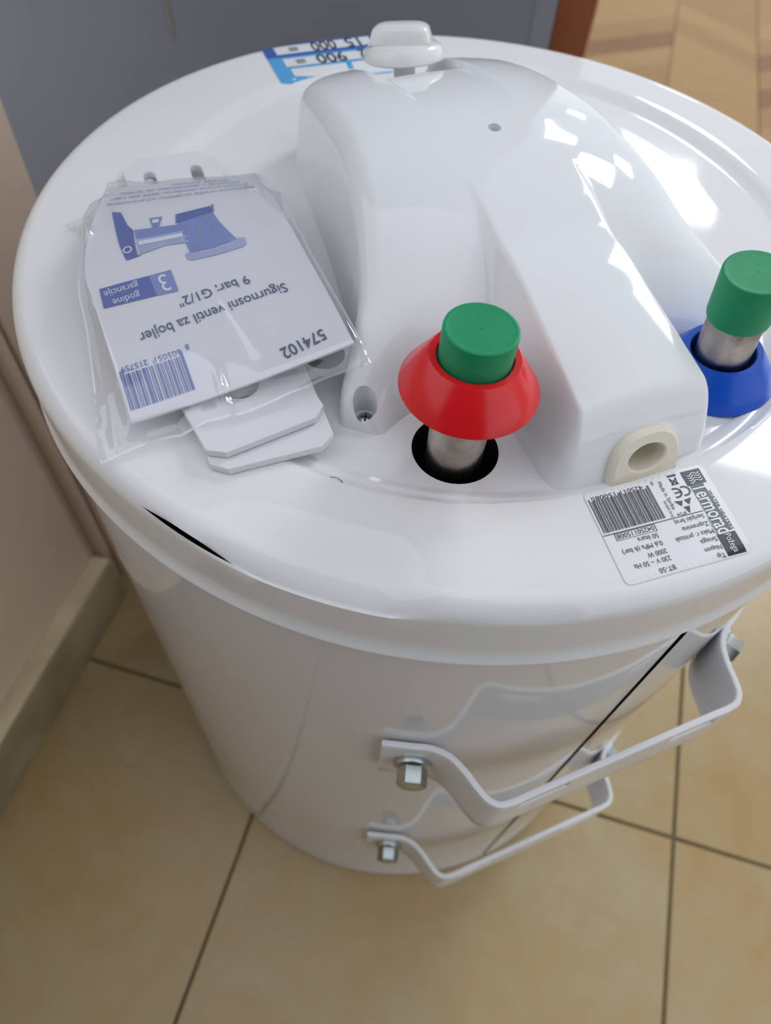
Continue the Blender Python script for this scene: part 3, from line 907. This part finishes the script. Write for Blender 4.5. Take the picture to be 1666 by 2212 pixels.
# sticker frame: x runs away from the knob along the rim, y runs inward (print stands on its head for the viewer)
c00, c10, c01, c11 = np.array([-0.335, 0.915]), np.array([-0.640, 0.750]), np.array([-0.235, 0.710]), np.array([-0.541, 0.559])
def on_sticker(off):
    def f(x, y):
        p = c00 * (1 - x) * (1 - y) + c10 * x * (1 - y) + c01 * (1 - x) * y + c11 * x * y
        return (p[0], p[1], lid_z(*p) + off)
    return f
pr = Print(); pr.rect(0, 0, 1, 1, 0.06)
sticker = pr.build('price_sticker', on_sticker(0.0012), 'sticker_blue', heater, 'blue price sticker with white fields')
pr = Print(); pr.rect(0, 0, 1, .34, 0.06); pr.build('sticker_band', on_sticker(0.0016), 'sticker_navy', sticker, 'deep blue outer band')
for (x0, y0, x1, y1) in ((.04, .05, .90, .27), (.04, .40, .88, .62), (.04, .68, .33, .88), (.38, .68, .86, .88)):
    pr = Print(); pr.rect(x0, y0, x1, y1, 0.06); pr.build('price_field', on_sticker(0.0020), 'sticker_field', sticker)
# handwriting: drawn upside down for the viewer, reading from the knob outwards
pr = Print()
class Flip(Print): pass
def hand(txt, xa, xb, y, cap):
    q_ = Print(); q_.text(txt, (0, 0), (1, 0), 1.0, 0.012)
    V = [(xa + (xb - xa) * vx, y - cap * vy) for vx, vy in q_.V]
    return V, q_.F
for t, xa, xb, y, cap in (('15', .14, .27, .16, -.26), ('000', .36, .58, .16, -.24), ('=', .70, .78, .16, -.2), ('12', .10, .22, .51, -.26), ('900', .34, .60, .51, -.24), ('=', .70, .78, .51, -.2)):
    V, Fc = hand(t, xa, xb, y, cap)
    pr.add(V, Fc)
pr.build('handwriting', on_sticker(0.0028), 'pen_ink', sticker)

# ================================================================== mounting plates on the lid
def plate(name, near, ang, length, wd, z, thick, label, round_hole):
    d = np.array([math.cos(ang), math.sin(ang)]); n_ = np.array([d[1], -d[0]])
    hw = wd / 2; ch = 0.028
    outline = [(0, -hw + ch), (ch * 0.75, -hw), (length - ch * 1.5, -hw), (length, -hw + ch * 1.4), (length, hw - ch * 1.4), (length - ch * 1.5, hw), (ch * 0.75, hw), (0, hw - ch)]
    loops = [outline]
    hr = 0.034
    loops.append([(0.135 + hr * math.cos(2 * math.pi * k / 32), 0.0 + hr * math.sin(2 * math.pi * k / 32)) for k in range(32)])
    for sgn in (-1, 1):
        sx, sy = length - 0.11, sgn * 0.055
        loops.append([(sx + 0.035 * math.copysign(1, math.cos(a)) + 0.014 * math.cos(a), sy + 0.014 * math.sin(a)) for a in [2 * math.pi * (k + .5) / 20 for k in range(20)]])
    bm = bmesh.new(); tops = []
    def P3(x, y, zz): p = near + d * x + n_ * y; return (p[0], p[1], zz)
    for zz in (z, z + thick):
        es = []
        for lp in loops:
            vs_ = [bm.verts.new(P3(x, y, zz)) for x, y in lp]
            for k in range(len(vs_)): es.append(bm.edges.new((vs_[k], vs_[(k + 1) % len(vs_)])))
            tops.append(vs_)
        bmesh.ops.triangle_fill(bm, edges=es, use_beauty=True, use_dissolve=False)
    nl = len(loops)
    for i in range(nl):
        a_, b_ = tops[i], tops[nl + i]
        for k in range(len(a_)): bm.faces.new((a_[k], a_[(k + 1) % len(a_)], b_[(k + 1) % len(b_)], b_[k]))
    o = from_bm(name, bm, 'bracket_paint')
    md = o.modifiers.new('edge', 'BEVEL'); md.width = 0.002 * S; md.segments = 2; md.limit_method = 'ANGLE'; md.angle_limit = math.radians(40)
    tag(o, label, 'metal plate', 'flat white mounting plates under the packet')
    return o
plate('mounting_plate', np.array([-0.286, -0.760]), math.radians(117.0), 0.985, 0.222, H + 0.0015, 0.0155, 'lower flat white metal mounting plate, mostly hidden under the other plate', True)
plate('mounting_plate', np.array([-0.300, -0.725]), math.radians(127.0), 0.70, 0.225, H + 0.0185, 0.0155, 'upper flat white metal mounting plate with chamfered corners under the clear packet', True)

# ================================================================== leaflet in a clear packet
G = np.array([[[-0.541, -0.7394, 2.6581], [-0.3639, -0.6415, 2.6831], [-0.1824, -0.5437, 2.7231]],
              [[-0.5947, -0.6438, 2.6831], [-0.4215, -0.5411, 2.7031], [-0.241, -0.4389, 2.7281]],
              [[-0.6567, -0.5366, 2.6981], [-0.4806, -0.4432, 2.7181], [-0.2999, -0.3377, 2.7331]],
              [[-0.728, -0.4061, 2.7081], [-0.5437, -0.3328, 2.7281], [-0.3638, -0.2246, 2.7331]],
              [[-0.7608, -0.2681, 2.7081], [-0.5824, -0.223, 2.7281], [-0.4182, -0.1155, 2.7131]],
              [[-0.7913, -0.0955, 2.6731], [-0.629, -0.0663, 2.6931], [-0.4855, 0.0141, 2.6731]]])
GT = np.array([0., 0.1824, 0.3615, 0.5595, 0.7404, 1.])
CW_, CL_ = 0.41, 0.645
def card_pt(s_, t_):
    row = interp(GT, G, np.array(t_))
    return row[0] * (2 * (s_ - .5) * (s_ - 1)) + row[1] * (-4 * s_ * (s_ - 1)) + row[2] * (2 * s_ * (s_ - .5))
def card_n(s_, t_):
    e = 0.01
    n_ = np.cross(card_pt(s_ + e, t_) - card_pt(s_ - e, t_), card_pt(s_, t_ + e) - card_pt(s_, t_ - e))
    return n_ / np.linalg.norm(n_)
NS, NTc = 24, 40
V, Fc = [], []
for lay in (0.0, -0.005):
    for j in range(NTc + 1):
        for i in range(NS + 1):
            s_, t_ = i / NS, j / NTc
            V.append(card_pt(s_, t_) + card_n(s_, t_) * lay)
n = NS + 1; off = n * (NTc + 1)
for j in range(NTc):
    for i in range(NS):
        a = j * n + i; Fc += [(a, a + 1, a + n + 1, a + n), (off + a, off + a + n, off + a + n + 1, off + a + 1)]
bd = [i for i in range(n)] + [j * n + NS for j in range(1, NTc + 1)] + [NTc * n + i for i in range(NS - 1, -1, -1)] + [j * n for j in range(NTc - 1, 0, -1)]
for k in range(len(bd)):
    a, b = bd[k], bd[(k + 1) % len(bd)]; Fc.append((a, a + off, b + off, b))
leaflet = obj('leaflet', V, Fc, 'card_paper', None, smooth=True, sharp=40)
tag(leaflet, 'white paper leaflet with blue print about a boiler safety valve, inside the clear packet', 'leaflet')
# print coordinates: (s, t) metric, x = s*CW_, y = t*CL_
def on_card(off_):
    def f(x, y):
        s_, t_ = x / CW_, y / CL_
        return card_pt(s_, t_) + card_n(s_, t_) * off_
    return f
def C(s_, t_): return (s_ * CW_, t_ * CL_)
for t, a, b, cap, bold in (('574102', C(.905, .066), C(.70, .050), 0.0255, 0.014), ('Sigurnosni ventil za bojler', C(.845, .277), C(.145, .256), 0.0235, 0.004), ('9 bar; G1/2"', C(.705, .350), C(.365, .338), 0.0225, 0.004)):
    pr = Print(); pr.text(t, a, b, cap, bold)
    pr.build('lettering', on_card(0.0016), 'print_blue_dark', leaflet)
pr = Print()
x = .012; i = 0
while x < .305:
    bw = (.004, .008, .004, .012, .005)[i % 5] * (0.8 + 0.5 * random.random())
    edge = x < .03 or x > .285 or abs(x - .158) < .008
    x2 = min(x + bw, .308)
    pr.poly([C(x, .040), C(x2, .039), C(x2, .172 if edge else .158), C(x, .173 if edge else .159)], 0.03)
    x += bw + (.0045, .006, .004, .008)[i % 4] * (0.8 + 0.5 * random.random()); i += 1
pr.text('8', C(.335, .180), C(.318, .180), 0.012); pr.text('605051', C(.295, .172), C(.175, .173), 0.012); pr.text('215759', C(.142, .174), C(.022, .175), 0.012)
pr.poly([C(.035, .392), C(.285, .387), C(.285, .468), C(.16, .466), C(.045, .462)], 0.02)
# drawing of the valve: lever handle
pr.poly([C(.10, .785), C(.155, .775), C(.205, .700), C(.240, .672), C(.262, .560), C(.280, .556), C(.205, .548)], 0.02)
pr.poly([C(.47, .722), C(.65, .742), C(.655, .700), C(.47, .670)], 0.02)
for k in range(5):
    tt = .672 + .010 * k
    pr.poly([C(.47, tt), C(.455, tt + .005), C(.47, tt + .010)], 0.03)
    pr.poly([C(.652 + .001 * k, tt + .030), C(.668 + .001 * k, tt + .034), C(.652 + .001 * k, tt + .040)], 0.03)
pr.build('blue_print', on_card(0.0014), 'print_blue', leaflet)
pr = Print()
pr.poly([C(.285, .387), C(.385, .381), C(.390, .470), C(.285, .468)], 0.02)
pr.poly([C(.245, .672), C(.47, .665), C(.50, .630), C(.26, .628)], 0.02)
pr.poly([C(.47, .670), C(.655, .700), C(.680, .640), C(.735, .532), C(.62, .520), C(.505, .522), C(.495, .60)], 0.02)
pr.poly([C(.32, .720), C(.39, .720), C(.375, .672), C(.34, .672)], 0.02)
pr.build('mid_blue_print', on_card(0.0015), 'print_blue_mid', leaflet)
pr = Print()
pr.poly([C(.26, .628), C(.50, .630), C(.515, .570), C(.40, .578), C(.272, .560)], 0.02)
pr.poly([C(.478, .516), C(.492, .524), C(.56, .514), C(.66, .517), C(.745, .538), C(.772, .530), C(.768, .500), C(.745, .490), C(.62, .484), C(.495, .488), C(.482, .496)], 0.02)
pr.build('pale_blue_print', on_card(0.0015), 'print_blue_light', leaflet)
pr = Print()
pr.text('godine', C(.215, .405), C(.085, .401), 0.0155); pr.text('garancije', C(.225, .442), C(.060, .436), 0.0155); pr.text('3', C(.360, .425), C(.318, .424), 0.043)
pr.rect(*C(.27, .600), *C(.49, .618)); 
pr.stroke([(C(.215, .590)[0] + 0.008 * math.cos(a), C(.215, .590)[1] + 0.008 * math.sin(a)) for a in np.linspace(0, 2 * math.pi, 20)], 0.003)
pr.rect(*C(.338, .690), *C(.372, .708))
pr.build('white_print', on_card(0.0022), 'print_white', leaflet)
for t, a, b, cap in (('Sigurnosni ure\u0111aj za za\u0161titu od previsokog', C(.93, .865), C(.05, .840), 0.014), ('pritiska prema standardu SRPS EN 1487', C(.90, .905), C(.05, .890), 0.013),
                     ('Uvoznik i distributer za Srbiju', C(.86, .945), C(.10, .930), 0.013), ('Zemlja porekla', C(.80, .978), C(.42, .970), 0.011)):
    pr = Print(); pr.text(t, a, b, cap)
    pr.build('small_print', on_card(0.0020), 'print_grey', leaflet)
pr = Print()
pr.stroke([C(.575, .545), C(.572, .600), C(.568, .640), C(.560, .636), C(.548, .625)], 0.004)
pr.build('flow_arrow', on_card(0.0020), 'print_grey', leaflet)

# clear packet: a slack film over the leaflet, its margins lying on the lid
def film_pt(s_, t_):
    sc, tc_ = min(max(s_, 0.0), 1.0), min(max(t_, 0.0), 1.0)
    p = card_pt(sc, tc_).copy() + np.array([0, 0, 0.008])
    e = 0.02
    ds = (card_pt(min(sc + e, 1), tc_) - card_pt(max(sc - e, 0), tc_)); ds /= (min(sc + e, 1) - max(sc - e, 0))
    dt = (card_pt(sc, min(tc_ + e, 1)) - card_pt(sc, max(tc_ - e, 0))); dt /= (min(tc_ + e, 1) - max(tc_ - e, 0))
    p[:2] += ds[:2] * (s_ - sc) + dt[:2] * (t_ - tc_)
    out_ = math.hypot((s_ - sc) * CW_, (t_ - tc_) * CL_)
    base = H + float(np.interp(s_, [-0.3, 0.18, 0.30, 0.75, 1.0], [0.008, 0.010, 0.044, 0.050, 0.092])) * (1 - float(sstep(0.7, 1.0, np.array(t_)))) + 0.012 * float(sstep(0.7, 1.0, np.array(t_)))
    if out_ > 0: p[2] = base + (p[2] - base) * math.exp(-(out_ / 0.028) ** 1.3)
    x, y = s_ * CW_, t_ * CL_
    p[2] += 0.0013 * (math.sin(30 * x + 19 * y + 1.6 * math.sin(13 * y)) * 0.6 + math.sin(43 * y - 35 * x + 1.2 * math.sin(17 * x)) * 0.4)
    def fold(sa, ta, sb, tb, hgt, wd):              # a soft straight fold between two points of the sheet
        ax_, ay_, bx_, by_ = sa * CW_, ta * CL_, sb * CW_, tb * CL_
        L2 = (bx_ - ax_) ** 2 + (by_ - ay_) ** 2
        k_ = min(1, max(0, ((x - ax_) * (bx_ - ax_) + (y - ay_) * (by_ - ay_)) / L2))
        dd = math.hypot(x - ax_ - k_ * (bx_ - ax_), y - ay_ - k_ * (by_ - ay_))
        return hgt * math.exp(-(dd / wd) ** 1.4)
    p[2] += fold(-.09, -.05, -.03, .42, 0.010, 0.010) + fold(-.03, .42, .02, .66, 0.006, 0.008) + fold(.02, .66, -.12, .84, 0.012, 0.010)
    p[2] += fold(-.12, .05, -.10, .16, 0.008, 0.006) + fold(-.13, .10, -.02, .13, 0.006, 0.005) + fold(.55, .30, .60, .08, 0.004, 0.008)
    p[2] += fold(.0, 1.0, .45, 1.05, 0.010, 0.010) + fold(.45, 1.05, 1.0, 1.02, 0.008, 0.010) + fold(.9, .78, 1.02, .45, 0.005, 0.008) + fold(.05, -.05, .9, -.05, 0.005, 0.008)
    p[2] += 0.016 * math.exp(-((s_ - 0.40 - 0.1 * t_) / 0.02) ** 2) * max(0, 1 - abs(t_ - 0.0) / 0.12)       # stiff fold at the mouth
    ridge = math.exp(-((s_ + 0.05 - 0.35 * (t_ - 0.62)) / 0.035) ** 2) * math.exp(-((t_ - 0.74) / 0.13) ** 2)
    p[2] += 0.022 * ridge
    return p
NSf, NTf = 90, 110
V, Fc = [], []
for j in range(NTf + 1):
    t_ = -0.075 + (1.115 + 0.075) * j / NTf
    smin_ = float(np.interp(t_, [-.08, .02, .2, .45, .62, .72, .80, .86, .90, .96, 1.02, 1.12], [-.17, -.16, -.12, -.07, -.055, -.08, -.13, -.27, -.17, -.07, -.03, .02]))
    smax_ = float(np.interp(t_, [-.08, .0, .3, .7, .95, 1.12], [1.03, 1.03, 1.025, 1.035, 1.06, 1.08]))
    for i in range(NSf + 1):
        s_ = smin_ + (smax_ - smin_) * i / NSf
        tj = t_ + 0.012 * math.sin(9 * s_ + 1.0) * (1 if j in (0,) else 0)
        V.append(film_pt(s_, tj))
for j in range(NTf):
    for i in range(NSf):
        a = j * (NSf + 1) + i; Fc.append((a, a + 1, a + NSf + 2, a + NSf + 1))
packet = obj('plastic_packet', V, Fc, 'clear_film', None, smooth=True)
W1 = NSf + 1
rim = [i for i in range(W1)] + [j * W1 + NSf for j in range(1, NTf + 1)] + [NTf * W1 + i for i in range(NSf - 1, -1, -1)] + [j * W1 for j in range(NTf - 1, 0, -1)]
ctr = np.array([-0.50, -0.40, 0])
Vs, Fs = [], []
for i_ in rim:
    p = np.array(V[i_]); inw = ctr - p; inw[2] = 0; inw /= np.linalg.norm(inw)
    Vs += [p + np.array([0, 0, 0.0006]), p + inw * 0.0045 + np.array([0, 0, 0.0022])]
for k in range(len(rim)):
    a, b = 2 * k, 2 * ((k + 1) % len(rim)); Fs.append((a, b, b + 1, a + 1))
obj('packet_seam', Vs, Fs, 'film_seam', packet, smooth=True, label='whitish welded edge')
tag(packet, 'crinkled clear plastic packet around the leaflet, lying on the lid', 'packet')

# a stray hair on the sunken rim
pts = [(-0.190, -0.772), (-0.183, -0.770), (-0.176, -0.772), (-0.170, -0.777), (-0.167, -0.783)]
V, Fc = [], []
for i, p in enumerate(pts):
    for k in range(5):
        a = 2 * math.pi * k / 5; V.append((p[0] + 0.0008 * math.cos(a), p[1], lid_z(*p) + 0.0012 + 0.0008 * math.sin(a)))
for i in range(len(pts) - 1):
    for k in range(5): Fc.append((i * 5 + k, i * 5 + (k + 1) % 5, (i + 1) * 5 + (k + 1) % 5, (i + 1) * 5 + k))
o = obj('stray_hair', V, Fc, 'dark_void')
tag(o, 'short dark curled hair lying on the lid left of the red collar', 'hair')
